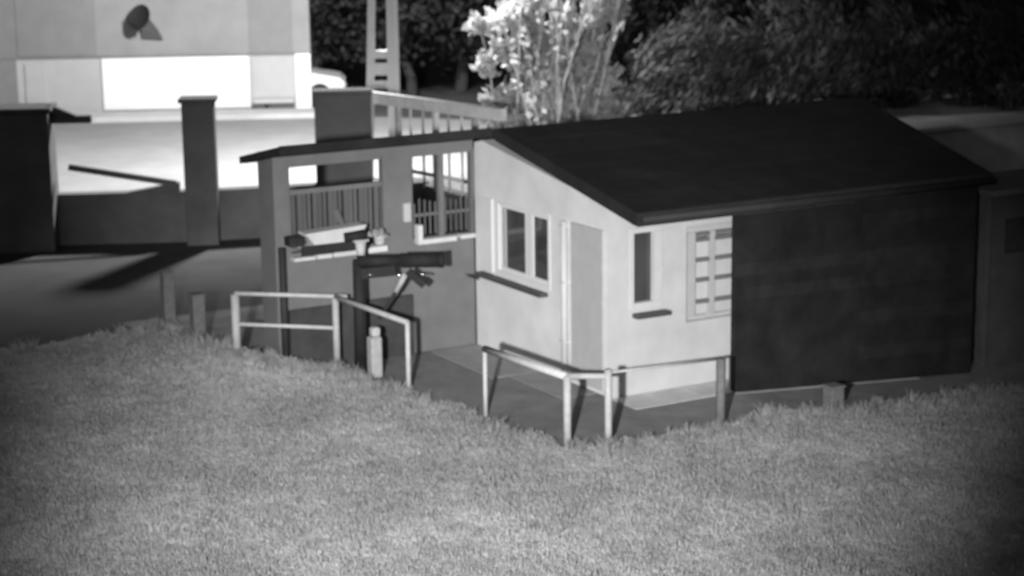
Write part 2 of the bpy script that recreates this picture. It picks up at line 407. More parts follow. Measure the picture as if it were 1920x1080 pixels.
mb = MB(); mb.hexa([(-.03,EY,EZ-.15),(-.007,EY,EZ-.15),(-.007,RY,RZ-.15),(-.03,RY,RZ-.15),(-.03,EY,EZ+.012),(-.007,EY,EZ+.012),(-.007,RY,RZ+.012),(-.03,RY,RZ+.012)])
mb.build('verge_board', M_ROOF, roof)

# left window: two white-framed casements
win = MB()
Y0, Y1, Z0, Z1 = WL
for (a, b, c, d) in ((Y0-.05,Y1+.06,Z0-.06,Z0-.002),(Y0-.05,Y1+.06,Z1+.002,Z1+.04),(Y0-.05,Y0-.002,Z0,Z1),(Y1+.002,Y1+.06,Z0,Z1)): win.box(-.012, -.002, a, b, c, d)
wf = win.build('window', M_FRAME, house); wf['label'] = 'white window with two dark casements'
def pane_y(a, b, c, d):
    MB().box(.035, .045, a, b, c, d).build('pane', M_GLASS, wf)
s = .05
f = MB()
for (a, b, c, d) in ((Y0,Y1,Z0,Z0+s),(Y0,Y1,Z1-s*.8,Z1),(Y0,Y0+.03,Z0+s,Z1-s*.8),(Y1-.03,Y1,Z0+s,Z1-s*.8),(1.83,2.02,Z0+s,Z1-s*.8)): f.box(.012, .07, a, b, c, d)
f.build('casement_frame', M_FRAME, wf)
MB().box(.02, .06, 2.53, 2.60, Z0+s, Z1-s*.8).build('inner_edge', M_PANEL, wf)
MB().box(.008, .0118, 1.915, 1.93, Z0+.03, Z1-.02).build('meeting_bead', M_PANEL, wf)
pane_y(Y0+.03, 1.83, Z0+s, Z1-s*.8); pane_y(2.02, Y1-.03, Z0+s, Z1-s*.8)
MB().box(-.13, -.002, 1.44, 3.12, .985, 1.035, .004).build('window_sill', M_SILL, wf)
MB().box(-.035, -.003, 2.80, 3.10, 1.06, 2.04, .006).build('shutter_board', M_FRAME, wf)
# narrow front window
X0, X1, Z0, Z1 = NW
n = MB()
for (a, b, c, d) in ((X0-.05,X1+.11,Z0-.07,Z0-.002),(X0-.05,X1+.11,Z1+.002,Z1+.05),(X0-.05,X0-.002,Z0,Z1),(X1+.002,X1+.11,Z0,Z1)): n.box(a, b, -.02, -.002, c, d)
wn = n.build('window', M_PIPE, house); wn['label'] = 'tall narrow dark window'
MB().box(X0, X1, .06, .07, Z0, Z1).build('pane', M_GLASS, wn)
MB().box(X0-.02, X1+.17, -.13, -.002, .955, 1.01, .004).build('window_sill', M_SILL, wn)
# front window with four rows of pale panes behind dark bars
X0, X1, Z0, Z1 = SW
n = MB()
for (a, b, c, d) in ((X0,X1,Z0,Z0+.05),(X0,X1,Z1-.04,Z1),(X0,X0+.05,Z0+.05,Z1-.04),(X1-.05,X1,Z0+.05,Z1-.04)): n.box(a, b, .07, .13, c, d)
ws = n.build('window', M_PANEL, house); ws['label'] = 'window of pale panes in four rows with dark bars'
MB().box(X0+.05, X0+.165, .05, .099, Z0+.05, Z1-.04).build('side_panel', M_PANEL, ws)
zr = [Z0+.05, 1.03, 1.30, 1.55, 1.80]
cols = [(1.275, 1.435, M_PIPE), (1.545, 1.86, M_PLAST2)]
for a, b, M in cols:
    for k in range(4):
        MB().box(a, b, .055, .065, zr[k]+.024, zr[k+1]-.028).build('pane', M, ws)
        MB().box(a-.02, b+.005, .01, .07, zr[k+1]-.026, zr[k+1]+.022).build('bar', M_BARS, ws)
    MB().box(a-.01, b+.01, .012, .07, 1.84, 1.888).build('bar', M_BARS, ws)
MB().box(1.44, 1.54, .03, .09, Z0+.05, Z1-.04).build('mullion', M_PANEL, ws)
MB().box(X0+.05, X1-.05, .10, .11, Z0+.05, Z1-.04).build('backing', M_PANEL, ws)
MB().box(X0-.03, X1, -.012, -.002, Z1+.01, Z1+.06).build('lintel', M_PANEL, ws)

# dark boarded screen hung between the eave and the apron
scr = thing('board_screen', (1.40, -.55, 0), 'dark boarded screen closing the porch under the eave, right half of the house', 'screen')
nb = 15; zt = 2.17
def lap(x0, x1, i, y, dz):
    def zz(x, k): b = gz(x)+.01; return b+(zt-b)*k/nb
    yo = y-.012; a, b = i, i+1
    mb = MB(); mb.hexa([(x0,yo,zz(x0,a)-.02),(x1,yo,zz(x1,a)-.02),(x1,y+.004,zz(x1,a)-.02),(x0,y+.004,zz(x0,a)-.02),
                        (x0,y+.002,zz(x0,b)+dz),(x1,y+.002,zz(x1,b)+dz),(x1,y+.016,zz(x1,b)+dz),(x0,y+.016,zz(x0,b)+dz)])
    mb.build('board', M_DARKW2 if (i*i*3+int(x0*3)*5+i) % 11 in (0, 3, 4) else M_DARKW, scr)
for i in range(nb):
    o_ = .003*((i*7) % 3)
    lap(1.40, 3.322, i, -.56-o_, -.003); lap(3.33, 5.22, i, -.56-o_*.6, -.003)
for x in (1.42, 3.29, 5.14): MB().box(x, x+.07, -.535, -.465, gz(x), 2.17).build('post', M_DARKW, scr)

# ------------------------------------------------------------------ grey annexe: an open porch in line with the rear wall
ann = thing('porch', (-2.85, 3.32, 0), 'grey open porch with wide openings joined to the left end of the white house', 'porch')
OA = (-2.66, -1.34, 1.52, 2.66); OB = (-.93, -.04, 1.53, 2.64)
mb = MB(); frame_wall(mb, 'x', -2.86, -.012, 0.0, 2.84, 3.32, 3.43, [OA, OB]); mb.build('front_wall', M_ANNEXE, ann)
MB().box(-2.858, -2.75, 3.432, 3.80, 0, 2.78).build('side_wall', M_ANNEXE, ann)
mb = MB(); mb.hexa([(-3.0,2.75,2.88),(-.035,2.75,2.88),(-.035,3.9,2.63),(-3.06,3.9,2.63),(-3.0,2.75,2.972),(-.035,2.75,2.972),(-.035,3.9,2.72),(-3.06,3.9,2.72)]); mb.build('roof', M_ROOF, ann)
MB().box(-3.01, -.04, 2.725, 2.748, 2.865, 2.98).build('fascia', M_ROOF, ann)
MB().box(-2.72, -.965, 3.262, 3.316, -.02, .80, .005).build('plinth', M_PLINTH, ann)
mb = MB(); mb.tube((-2.80, 3.26, .0), (-2.80, 3.26, 1.62), .05, .05, 10); mb.build('downpipe', M_FASCIA, ann)
# opening A: frame, bays, sill and slatted lower screen
fr = MB()
for (a, b, c, d) in ((OA[0],OA[1],OA[3]-.05,OA[3]),(OA[0],OA[0]+.03,OA[2],OA[3]-.05)): fr.box(a, b, 3.34, 3.41, c, d)
fa = fr.build('opening_frame', M_ANNEXE, ann)
MB().box(OA[0]+.03, OA[1], 3.35, 3.40, 2.26, 2.32).build('transom', M_ANNEXE, fa)
ns = 17
for i in range(ns):
    x = OA[0]+.06+(OA[1]-OA[0]-.1)*i/ns
    MB().box(x, x+.042+.012*((i*5) % 3), 3.36, 3.375, 1.56, 2.26).build('slat', M_SLAT, fa)
for (a, b, t, M) in ((-2.66,-2.36,.045,M_PSILL),(-2.34,-2.13,.055,M_PSILL),(-2.11,-1.76,.06,M_PSILL),(-1.62,-1.345,.075,M_FRAME)):
    MB().box(a, b, 3.20, 3.318, 1.43, 1.43+t, .006).build('sill_block', M, fa)
# opening B
fr = MB()
for (a, b, c, d) in ((OB[0],OB[1],OB[3]-.04,OB[3]),(OB[0],OB[0]+.025,OB[2],OB[3]-.04),(-.515,-.44,OB[2],OB[3]-.04)): fr.box(a, b, 3.34, 3.41, c, d)
fb = fr.build('opening_frame', M_ANNEXE, ann)
for i in range(11):
    x = OB[0]+.05+.077*i
    if abs(x+.47) < .05: continue
    MB().box(x, x+.022+.012*((i*3) % 3), 3.365, 3.38, 1.56, 1.98+.02*((i*7)%4)).build('slat', M_SLAT, fb)
MB().box(OB[0]+.025, OB[1], 3.384, 3.40, 1.80, 1.84).build('transom', M_ANNEXE, fb)
MB().box(-.90, -.83, 3.20, 3.318, 1.46, 1.72, .006).build('sill_block', M_PSILL, fb)
MB().box(-.826, -.33, 3.20, 3.318, 1.46, 1.525, .006).build('sill_block', M_PSILL, fb)
MB().box(-.27, -.04, 3.20, 3.318, 1.475, 1.53, .006).build('sill_block', M_PSILL, fb)
MB().box(-1.07, -.97, 3.25, 3.318, 1.77, 2.02, .01).build('meter_box', M_PALE, ann)
mb = MB(); mb.prism([(-.16,3.318,.98),(-.02,3.318,.955),(-.02,3.318,.90),(-.10,3.318,.93)], (0,-.14,0)); mb.build('wall_bracket', M_BLACK, ann)
# counter shelf in front of opening A
cs = MB(); cs.box(-2.74, -1.86, 2.78, 3.316, 1.675, 1.70, .006); ct = cs.build('counter', M_PSILL, ann)
MB().box(-2.75, -1.855, 2.757, 2.778, 1.585, 1.705).build('counter_edge', M_BLACK, ct)
plt_ = thing('planter', (-2.25, 2.88, 1.702), 'long pale window box planter standing on the porch counter', 'planter')
mb = MB(); mb.hexa([(-2.56,2.80,1.704),(-1.88,2.80,1.704),(-1.88,2.98,1.704),(-2.56,2.98,1.704),(-2.66,2.79,1.83),(-1.86,2.79,1.87),(-1.86,3.0,1.87),(-2.66,3.0,1.83)]); mb.build('box', M_CURT, plt_)
mb = MB(); mb.hexa([(-2.68,2.775,1.831),(-1.85,2.775,1.871),(-1.85,3.01,1.871),(-2.68,3.01,1.831),(-2.68,2.775,1.855),(-1.85,2.775,1.895),(-1.85,3.01,1.895),(-2.68,3.01,1.855)]); mb.build('rim', M_CURT, plt_)
tb = thing('toolbox', (-2.83, 2.86, 1.711), 'small dark box with a bright clasp at the left end of the porch counter', 'box')
MB().box(-2.90, -2.70, 2.765, 2.96, 1.708, 1.83, .015).build('body', M_BLACK, tb)
MB().box(-2.88, -2.83, 2.750, 2.763, 1.74, 1.765, .004).build('clasp', M_CHROME, tb)
rnd = random.Random(77)
cl = MB(); grid = []
for i in range(9):
    row = []
    for j in range(5):
        x = -2.12+.03*i; z = 1.712+rnd.uniform(0, .10)*(1 if j in (1,2) else .3); y = 2.79+.045*j
        row.append(cl.bm.verts.new((x+rnd.gauss(0,.008), y, z)))
    grid.append(row)
for i in range(8):
    for j in range(4): cl.bm.faces.new((grid[i][j], grid[i+1][j], grid[i+1][j+1], grid[i][j+1]))
me_ = cl.bm
bmesh.ops.solidify(me_, geom=me_.faces[:], thickness=.006)
for v in me_.verts: v.co.x += .33; 
tag(cl.build('rag', M_CURT), 'crumpled pale rag lying at the right end of the porch counter', 'rag')
jg = thing('jug', (-1.42, 3.30, 1.57), 'small pale jug standing on the sill at the right end of the wide opening', 'jug')
mb = MB()
prof = [(.0,.0),(.055,.0),(.075,.06),(.07,.12),(.04,.17),(.05,.21)]
for (ra, za), (rb, zb) in zip(prof, prof[1:]): 
    if ra > 0: mb.tube((-1.43,3.27,1.515+za), (-1.43,3.27,1.515+zb), ra, rb, 12)
mb.build('body', M_PALE, jg)
mb = MB(); mb.path([(-1.36,3.27,1.60),(-1.32,3.27,1.63),(-1.33,3.27,1.68),(-1.385,3.27,1.70)], .011, 6); mb.build('handle', M_PALE, jg)
lp = MB(); lp.beam((-1.86, 3.2, 1.568), (-2.02, 3.30, 2.02), .035, .07)
tag(lp.build('leaning_board', M_SLAT), 'narrow pale board leaning on the slats above the porch counter', 'board')

# ------------------------------------------------------------------ telescope-like instrument on its post in front of the porch
tx, ty, tz = -2.03, 2.66, .05
sc_ = thing('telescope', (tx, ty, tz), 'dark telescope on a tall post in front of the grey porch', 'telescope')
mb = MB(); mb.tube((tx, ty, tz), (tx, ty, 1.48), .085, .075, 14); post = mb.build('post', M_DARK, sc_)
mb = MB(); mb.tube((tx, ty, tz), (tx, ty, tz+.04), .16, .16, 16); mb.build('base_plate', M_DARK, post)
mb = MB(); mb.tube((tx+.03, ty-.01, 1.482), (tx+.03, ty-.01, 1.71), .045, .07, 12); mb.box(tx-.07, tx+.13, ty-.06, ty+.05, 1.71, 1.74, .008); mb.build('mount_head', M_PALE, sc_)
mb = MB(); mb.tube((tx-.16, ty+.06, 1.77), (tx+.09, ty-.04, 1.80), .06, .07, 12); mb.build('eyepiece', M_DARK, sc_)
ax = Vector((.867, -.498, .0)).normalized()
p0 = Vector((tx-.02, ty-.12, 1.49))
mb = MB(); mb.tube(p0 - ax*.05, p0 + ax*.50, .07, .075, 16); mb.tube(p0+ax*.50, p0+ax*1.0, .095, .095, 16); tube = mb.build('tube', M_DARK, sc_)
mb = MB(); mb.tube(p0+ax*.97, p0+ax*1.03, .102, .102, 16); mb.build('tube_ring', M_DARK, tube)
mb = MB(); mb.beam(p0+ax*.0-Vector((0,0,.16)), p0+ax*.42-Vector((0,0,.12)), .09, .13); mb.build('mount_arm', M_DARK, sc_)
for k, l in ((.40, .14), (.70, .12)):
    a = p0+ax*k-Vector((0,0,.17)); mb = MB(); mb.tube(a, a+ax*l-Vector((0,0,.03)), .014, .014, 8); mb.build('handle', M_CHROME, sc_)
a = p0+ax*.05-Vector((.02,.06,.16)); mb = MB(); mb.tube(a, a+ax*.09-Vector((0,0,.01)), .013, .013, 8); mb.build('handle', M_CHROME, sc_)
mb = MB(); mb.tube(p0+ax*.55-Vector((0,0,.17)), p0+ax*.42-Vector((0,0,.40)), .04, .03, 8); mb.build('counterweight_arm', M_POST, sc_)
mb = MB(); mb.tube(p0+ax*.42-Vector((0,0,.40)), p0+ax*.20-Vector((0,0,.74)), .022, .018, 8); mb.build('strut', M_FASCIA, sc_)
mb = MB(); mb.beam(p0+ax*.58-Vector((0,0,.14)), p0+ax*.78-Vector((0,0,.32)), .09, .09); mb.build('grip', M_DARK, sc_)
bl = thing('bollard', (-1.9, 2.58, 0), 'short pale stone post beside the foot of the telescope', 'bollard')
bl_b = MB(); bl_b.box(-2.06, -1.91, 2.28, 2.44, .03, .55, .02); bl_b.build('shaft', M_POST, bl)
MB().box(-2.03, -1.92, 2.30, 2.42, .552, .67, .02).build('cap', M_PALE, bl)

# ------------------------------------------------------------------ railings between lawn and pavement
def post_at(par, x, y, h, r=.037, z0=None, M=None):
    z = mound(x, y)-.05 if z0 is None else z0
    mb = MB(); mb.tube((x, y, z), (x, y, z+.05+h), r, r, 10); return mb.build('post', M or M_POST, par)
ra = thing('railing', (-2.3, 2.8, 0), 'pale two-bar metal railing at the left, in front of the grey porch', 'railing', 'metal railings along the lawn edge')
A = [(-3.36, 3.50, .30), (-2.30, 2.80, .14), (-1.93, 1.55, .05)]
post_at(ra, A[0][0], A[0][1], .78, .055, .22); post_at(ra, A[1][0], A[1][1], .90, .044, .06); post_at(ra, A[2][0], A[2][1], .84, .03, .0, M_RAIL)
tops = [(-3.36,3.50,1.06), (-2.30,2.80,1.015), (-1.93,1.55,.88)]
mb = MB(); mb.tube(tops[0], (-2.16, 2.74, 1.012), .027, .027, 10); mb.build('top_rail', M_RAIL, ra)
mb = MB(); mb.tube(tops[1], tops[2], .033, .033, 10); mb.build('top_rail', M_POST, ra)
mb = MB(); mb.tube((-3.36,3.50,.665), (-2.30,2.80,.615), .025, .025, 10); mb.build('lower_rail', M_RAIL, ra)
rb = thing('railing', (-1.5, -1.3, 0), 'pale metal railing round the near corner of the white house', 'railing', 'metal railings along the lawn edge')
B = [(-1.66,.12,.83), (-1.49,-1.42,.80), (-1.16,-1.74,.90), (.38,-1.70,.80)]
for (x, y, h), r_, M in zip(B, (.026,.045,.042,.055), (M_RAIL, M_POST, M_POST, M_OLDPOST)): post_at(rb, x, y, h, r_, -.05, M)
mb = MB(); mb.tube((B[0][0],B[0][1],.81), (B[1][0],B[1][1],.79), .042, .042, 10); mb.build('top_rail', M_RAIL, rb)
mb = MB(); mb.tube((B[1][0],B[1][1],.80), (B[2][0],B[2][1],.82), .035, .035, 10); mb.build('top_rail', M_POST, rb)
mb = MB(); mb.tube((B[2][0],B[2][1],.86), (B[3][0],B[3][1],.80), .015, .015, 10); mb.build('top_rail', M_POST, rb)
def stub(x, y, h, r, label, M):
    p = thing('post', (x, y, 0), label, 'post'); p.name = 'fence_post'
    g0 = gz(x); mb = MB(); mb.box(x-r, x+r, y-r, y+r, g0-.05, g0+h, .01); mb.build('shaft', M, p)
    mb = MB(); mb.box(x-r-.012, x+r+.012, y-r-.012, y+r+.012, g0+h+.001, g0+h+.03, .006); mb.build('cap', M, p)
stub(-3.12, 6.6, .76, .08, 'farther of two faint grey posts at the corner of the dark yard', M_OLDPOST)
stub(-3.28, 5.05, .74, .085, 'nearer of two faint grey posts, between the yard post and the railing', M_OLDPOST)
stub(2.03, -1.68, .27, .09, 'short pale stub post on the lawn edge in front of the dark screen', M_OLDPOST)

# ------------------------------------------------------------------ garden wall with its pillars, and the fence beyond
def V2(a, b, t): return (a[0]+(b[0]-a[0])*t, a[1]+(b[1]-a[1])*t)
gw = thing('garden_wall', (0, 12.6, 0), 'low dark garden wall between the yard and the bright street', 'wall')
def wall_seg(mb, a, b, th, z0, z1):
    a = Vector((a[0], a[1], 0)); b = Vector((b[0], b[1], 0)); d = (b-a).normalized(); n = Vector((-d.y, d.x, 0))
    c = [a, b, b+n*th, a+n*th]; mb.hexa([(p.x,p.y,z0) for p in c]+[(p.x,p.y,z1) for p in c]); return mb
PL = [(-9.5, 17.4), (-2.55, 13.55), (-.36, 12.5), (2.1, 11.85), (2.95, 11.2), (3.12, 7.6)]
for a, b in zip(PL[1:4], PL[2:5]):
    wall_seg(MB(), a, b, .24, -.05, .82).build('wall_panel', M_GWALL, gw)
    mb = MB(); wall_seg(mb, a, b, .30, .822, .87); mb.build('coping', M_GWALL, gw)
wall_seg(MB(), PL[0], PL[1], .24, -.05, .82).build('wall_panel', M_GWALL, gw)
wall_seg(MB(), (3.2, 11.1), PL[5], .24, -.05, .87).build('wall_panel', M_GWALL, gw)
MB().box(2.82, 3.34, 11.0, 11.6, -.05, .90, .01).build('corner_pier', M_GWALL, gw)
mb = MB(); mb.beam((-2.3, 13.45, 1.34), (-.65, 12.72, 1.0), .09, .10); mb.build('slanting_rail', M_GWALL, gw)
mb = MB(); mb.prism([(-1.45, 13.06, .872), (-.62, 12.66, .872), (-.62, 12.66, 1.02)], (.08, .18, 0)); mb.build('wall_shoulder', M_GWALL, gw)

def pillar(cx, cy, wx, wy, h, ang, label, cap=.05, M=M_GDARK):
    p = thing('gate_pillar', (cx, cy, 0), label, 'pillar', 'pillars along the garden wall')
    p.rotation_euler.z = ang
    def add(mb, nm, MM):
        o = mb.build(nm, MM); o.parent = p; return o
    add(MB().box(-wx/2, wx/2, -wy/2, wy/2, -.05, h, .012), 'shaft', M)
    add(MB().box(-wx/2-cap, wx/2+cap, -wy/2-cap, wy/2+cap, h+.001, h+.07, .015), 'cap', M)
    return p
ang = math.atan2(-.43, .9)
pillar(-.33, 12.36, .54, .5, 2.43, ang, 'slim dark pillar standing alone against the bright street')
pillar(2.15, 11.9, .98, .5, 2.44, ang, 'broad dark pillar at the wall corner behind the porch roof', .03)
p1 = pillar(-3.05, 13.6, 1.05, .8, 2.35, ang, 'massive dark pillar at the left edge with an arm on top', .06)
o = MB().box(.50, 1.2, -.10, .10, 2.12, 2.24, .01).build('arm', M_GDARK); o.parent = p1
mb = MB(); mb.prism([(.50,-.08,2.245),(.95,-.08,2.245),(.50,-.08,2.45)], (0,.16,0)); o = mb.build('arm_gusset', M_GDARK); o.parent = p1

fe = thing('picket_fence', (3.2, 9.5, 0), 'pale picket fence behind the porch roof, running towards the shrub', 'fence')
fa_, fb_ = (2.72, 11.75), (3.62, 7.3)
def fp(t, z): x, y = V2((2.95, 11.45), (3.46, 7.6), t); return (x, y, z)
mb = MB(); mb.beam(fp(-.2, 2.30), fp(.80, 2.33), .12, .20); mb.build('top_rail', M_FENCE, fe)
mb = MB(); mb.beam(fp(-.05, 1.12), fp(.8, 1.12), .05, .07); mb.build('lower_rail', M_FENCE, fe)
for i in range(9):
    t = .02+i*.096; x, y, _ = fp(t, 0); ww = .045 if i % 3 == 0 else .016
    MB().box(x-ww, x+ww, y-ww, y+ww, .86, 2.20).build('picket', M_FENCE if i % 2 else M_POST, fe)

# ------------------------------------------------------------------ concrete lamp pole across the wall
bp_ = Vector((5.6, 17.0, 0))
pole = thing('street_lamp', bp_, 'tall double concrete street pole with cross blocks, rising out of the picture', 'street lamp')
side = Vector((.867, -.498, 0))
def padd(mb, nm, M, par=None): return mb.build(nm, M, par or pole)
up = lambda s_, z: Vector(bp_)+side*s_+Vector((0,0,z))
def leg(s0, s1, w0, w1, z1):
    mb = MB(); q = [(-1,-1),(1,-1),(1,1),(-1,1)]
    pts = [up(s0, -.05)+side*(a*w0/2)+Vector((.498,.867,0))*(b*w0/2) for a, b in q]+[up(s1, z1)+side*(a*w1/2)+Vector((.498,.867,0))*(b*w1/2) for a, b in q]
    return padd(mb.hexa(pts), 'leg', M_POLE)
leg(.09, .11, .26, .2, 6.5); leg(-.46, -.2, .17, .14, 6.45)
for z0, z1 in ((1.85, 2.0), (2.12, 2.36), (2.46, 2.62), (5.3, 5.5)):
    s0 = -.46+.26*(z0/6.45)
    mb = MB(); mb.beam(up(s0-.05, (z0+z1)/2), up(.12, (z0+z1)/2), .16, z1-z0); padd(mb, 'cross_block', M_POLE)
mb = MB(); mb.path([up(.1, 6.4), up(.08, 7.3)+Vector((-.05,.1,0)), LAMP+Vector((.1,-.2,.12)), LAMP+Vector((0,0,.08))], .045, 8); padd(mb, 'lamp_arm', M_BLACK)
mb = MB(); mb.tube(LAMP+Vector((0,0,.14)), LAMP+Vector((0,0,-.06)), .10, .26, 16); padd(mb, 'lamp_shade', M_BLACK)

# ------------------------------------------------------------------ far house, facade frame: s along the wall, z up, t away
FC = Vector((9.13, 28.7, 0)); FD = Vector((.9, -.436, 0)).normalized(); FN = Vector((-FD.y, FD.x, 0))
FM = Matrix((FD, FN, Vector((0,0,1)))).transposed().to_4x4(); FM.translation = FC
fh = thing('town_house', FC, 'grey house across the street with a dazzling white ground-floor band', 'house')
def fbox(nm, s0, s1, t0, t1, z0, z1, M, par=None, bev=0):
    mb = MB(); mb.box(s0, s1, t0, t1, z0, z1, bev, FM); return mb.build(nm, M, par or fh)
fbox('wall', -15, 0, 0.05, 8, 1.5, 7.0, M_HGREY)
fbox('base_wall', -15, -.02, 0.06, 8, -.05, 1.497, M_HPALE)
fbox('white_panel', -5.45, -1.62, .0, .058, .10, 1.46, M_HWHITE, None, .01)
fbox('white_panel', -.40, -.0, -.02, .058, .02, 1.49, M_HWHITE, None, .01)
fbox('white_panel', -7.45, -6.9, .02, .058, .30, 1.36, M_HPALE, None, .01)
fbox('wall_panel', -7.6, -5.55, .02, .048, 1.55, 6.5, M_HGREY2)
fbox('wall_panel', -1.58, -.45, .02, .048, 1.53, 6.5, M_HGREY2)
fbox('wall_panel', -15, -7.65, .02, .048, .3, 6.5, M_HGREY2)
fbox('cornice', -15, .02, -.02, .048, 1.50, 1.525, M_HGREY)
d_ = fbox('door', -1.55, -.45, .01, .056, .32, 1.45, M_HPALE)
fbox('door_step', -1.5, -.45, -.5, .0, .26, .36, M_HPALE)
for s0, s1 in ((-1.52,-1.20), (-1.12,-.45)): fbox('step_gap_shade', s0, s1, -.49, -.02, .0, .258, M_SILL)  # solid dark boxes standing in for the shade under the step
fbox('roof', -15.3, .3, -.3, 8.3, 7.0, 7.25, M_ROOF)
# kerbed footway in front of it
mb = MB(); mb.box(-18, .5, -1.7, -.52, -.05, .115, .01, FM); struct('footway', mb, M_FOOT)
dish = thing('satellite_dish', FC+FD*-4.3, 'dark satellite dish high on the grey house wall', 'satellite dish')
c0 = FC+FD*-4.34+Vector((0,0,2.5))-FN*.30
axd = (-FN*.75+FD*-.35+Vector((0,0,.45))).normalized(); qd = axd.to_track_quat('Z','Y')
mb = MB(); ring = []
for k in range(5):
    rr_ = .08*k*1.0; ring.append([mb.bm.verts.new(c0+qd @ Vector((math.cos(i*.3927)*rr_*1.0, math.sin(i*.3927)*rr_*1.15, rr_*rr_*.9))) for i in range(16)] if k else [mb.bm.verts.new(c0)])
for i in range(16): mb.bm.faces.new((ring[0][0], ring[1][i], ring[1][(i+1)%16]))
for k in range(1, 4):
    for i in range(16): mb.bm.faces.new((ring[k][i], ring[k+1][i], ring[k+1][(i+1)%16], ring[k][(i+1)%16]))
mb.build('dish', M_DARK, dish)
mb = MB(); mb.path([c0-axd*.02, FC+FD*-4.34+FN*.03+Vector((0,0,2.3))], .035, 8); mb.build('bracket', M_DARK, dish)
mb = MB(); mb.path([c0-Vector((0,0,.34)), c0+axd*.35-Vector((0,0,.2)), c0+axd*.42], .016, 6); mb.build('feed_arm', M_DARK, dish)
mb = MB(); mb.prism([FC+FD*a+FN*.01+Vector((0,0,z)) for a, z in ((-4.42,2.42),(-4.2,2.55),(-3.95,2.2),(-3.82,1.93),(-4.35,1.98))], -FN*.05); mb.build('grey_plate', M_SILL, dish)  # flat grey plate slanting down below the dish

# parked car whose bonnet shows past the far house corner
car = thing('parked_car', FC+FD*-.8+FN*1.2, 'white parked car showing its bonnet past the corner of the far house', 'car')
CM = FM.copy(); CM.translation = FC+FN*.9+FD*.85
def cb(mb): 
    for v in mb.bm.verts: v.co = CM @ v.co
    return mb
prof = [(-3.6,.28),(0,.28),(.02,.62),(-.1,.74),(-.95,.9),(-1.6,1.36),(-2.7,1.4),(-3.35,.95),(-3.62,.85)]
mb = MB(); mb.prism([(x,0,z) for x, z in prof], (0,1.6,0)); cb(mb).build('body', M_CAR, car)
for x in (-.65, -2.95):
    for y in (-.03, 1.47):
        mb = MB(); mb.tube((x,y,.30),(x,y+.16,.30), .30,.30,16); wl = cb(mb).build('wheel', M_TYRE, car)
        mb = MB(); mb.tube((x,y-.012,.30),(x,y-.001,.30), .17,.17,12); cb(mb).build('rim', M_FENCE, wl)
mb = MB(); mb.prism([(-1.12,-.008,.95),(-1.62,-.008,1.29),(-2.62,-.008,1.32),(-3.15,-.008,.95)], (0,.006,0)); cb(mb).build('side_window', M_GLASS, car)
mb = MB(); mb.box(.0, .03, .12, .42, .52, .66); cb(mb).build('headlight', M_CHROME, car)
mb = MB(); mb.box(.0, .03, 1.18, 1.48, .52, .66); cb(mb).build('headlight', M_CHROME, car)
mb = MB(); mb.box(-.02, .06, .02, 1.58, .29, .45, .02); cb(mb).build('bumper', M_CAR, car)

# ------------------------------------------------------------------ vegetation
def leaf(bm, p, rnd, L, W, dirv):
    d = dirv.normalized(); s_ = d.cross(Vector((rnd.gauss(0,1), rnd.gauss(0,1), rnd.gauss(0,1))))
    if s_.length < 1e-3: return
    s_.normalize(); a = p; 
    v = [bm.verts.new(a), bm.verts.new(a+d*L*.5+s_*W), bm.verts.new(a+d*L), bm.verts.new(a+d*L*.5-s_*W)]
    bm.faces.new(v)
def crown_mesh(name, rx, ry, rz, n, L, W, clumps, seed, M, streak=None, hollow=.35):
    rnd = random.Random(seed); bm = bmesh.new(); cl = []
    for _ in range(clumps):
        while True:
            p = Vector((rnd.uniform(-1,1), rnd.uniform(-1,1), rnd.uniform(-1,1)))
            if hollow < p.length < 1: break
        cl.append((Vector((p.x*rx, p.y*ry, p.z*rz)), rnd.uniform(.22, .5)))
    for i in range(n):
        c, s_ = cl[rnd.randrange(clumps)]
        o = Vector((rnd.gauss(0,.5)*s_*rx, rnd.gauss(0,.5)*s_*ry, rnd.gauss(0,.42)*s_*rz))
        if streak: o = o*.55 + streak*rnd.uniform(-1,1)*s_*rz
        dv = Vector((rnd.gauss(0,1), rnd.gauss(0,1), rnd.gauss(.2,.8)))
        if streak: dv = dv*.35+streak
        leaf(bm, c+o, rnd, L*rnd.uniform(.6,1.3), W*rnd.uniform(.6,1.3), dv)
    me = bpy.data.meshes.new(name); bm.to_mesh(me); bm.free(); me.materials.append(M); return me
def trunk_mesh(name, h, r, seed, limbs, spread, M):
    rnd = random.Random(seed); mb = MB(); p = Vector((0,0,-.1)); rad = r; pts = []
    for k in range(5):
        q = p+Vector((rnd.gauss(0,.06), rnd.gauss(0,.06), h/5)); mb.tube(p, q, rad, rad*.84, 8, False); pts.append(q); p = q; rad *= .84
    for k in range(limbs):
        a = pts[rnd.randrange(1, 5)]; an = rnd.random()*6.283
        e = a+Vector((math.cos(an)*spread, math.sin(an)*spread, spread*rnd.uniform(.4,1.1))); m_ = a.lerp(e,.5)+Vector((0,0,spread*.12))
        mb.tube(a, m_, r*.45, r*.3, 6, False); mb.tube(m_, e, r*.3, r*.1, 6, False)
    bmesh.ops.recalc_face_normals(mb.bm, faces=mb.bm.faces[:])
    me = bpy.data.meshes.new(name); mb.bm.to_mesh(me); mb.bm.free(); me.materials.append(M); return me
def mk(name, me, parent, loc=(0,0,0), scale=(1,1,1), rz=0):
    o = bpy.data.objects.new(name, me); COL.objects.link(o); o.parent = parent; o.location = loc; o.scale = scale; o.rotation_euler.z = rz; return o

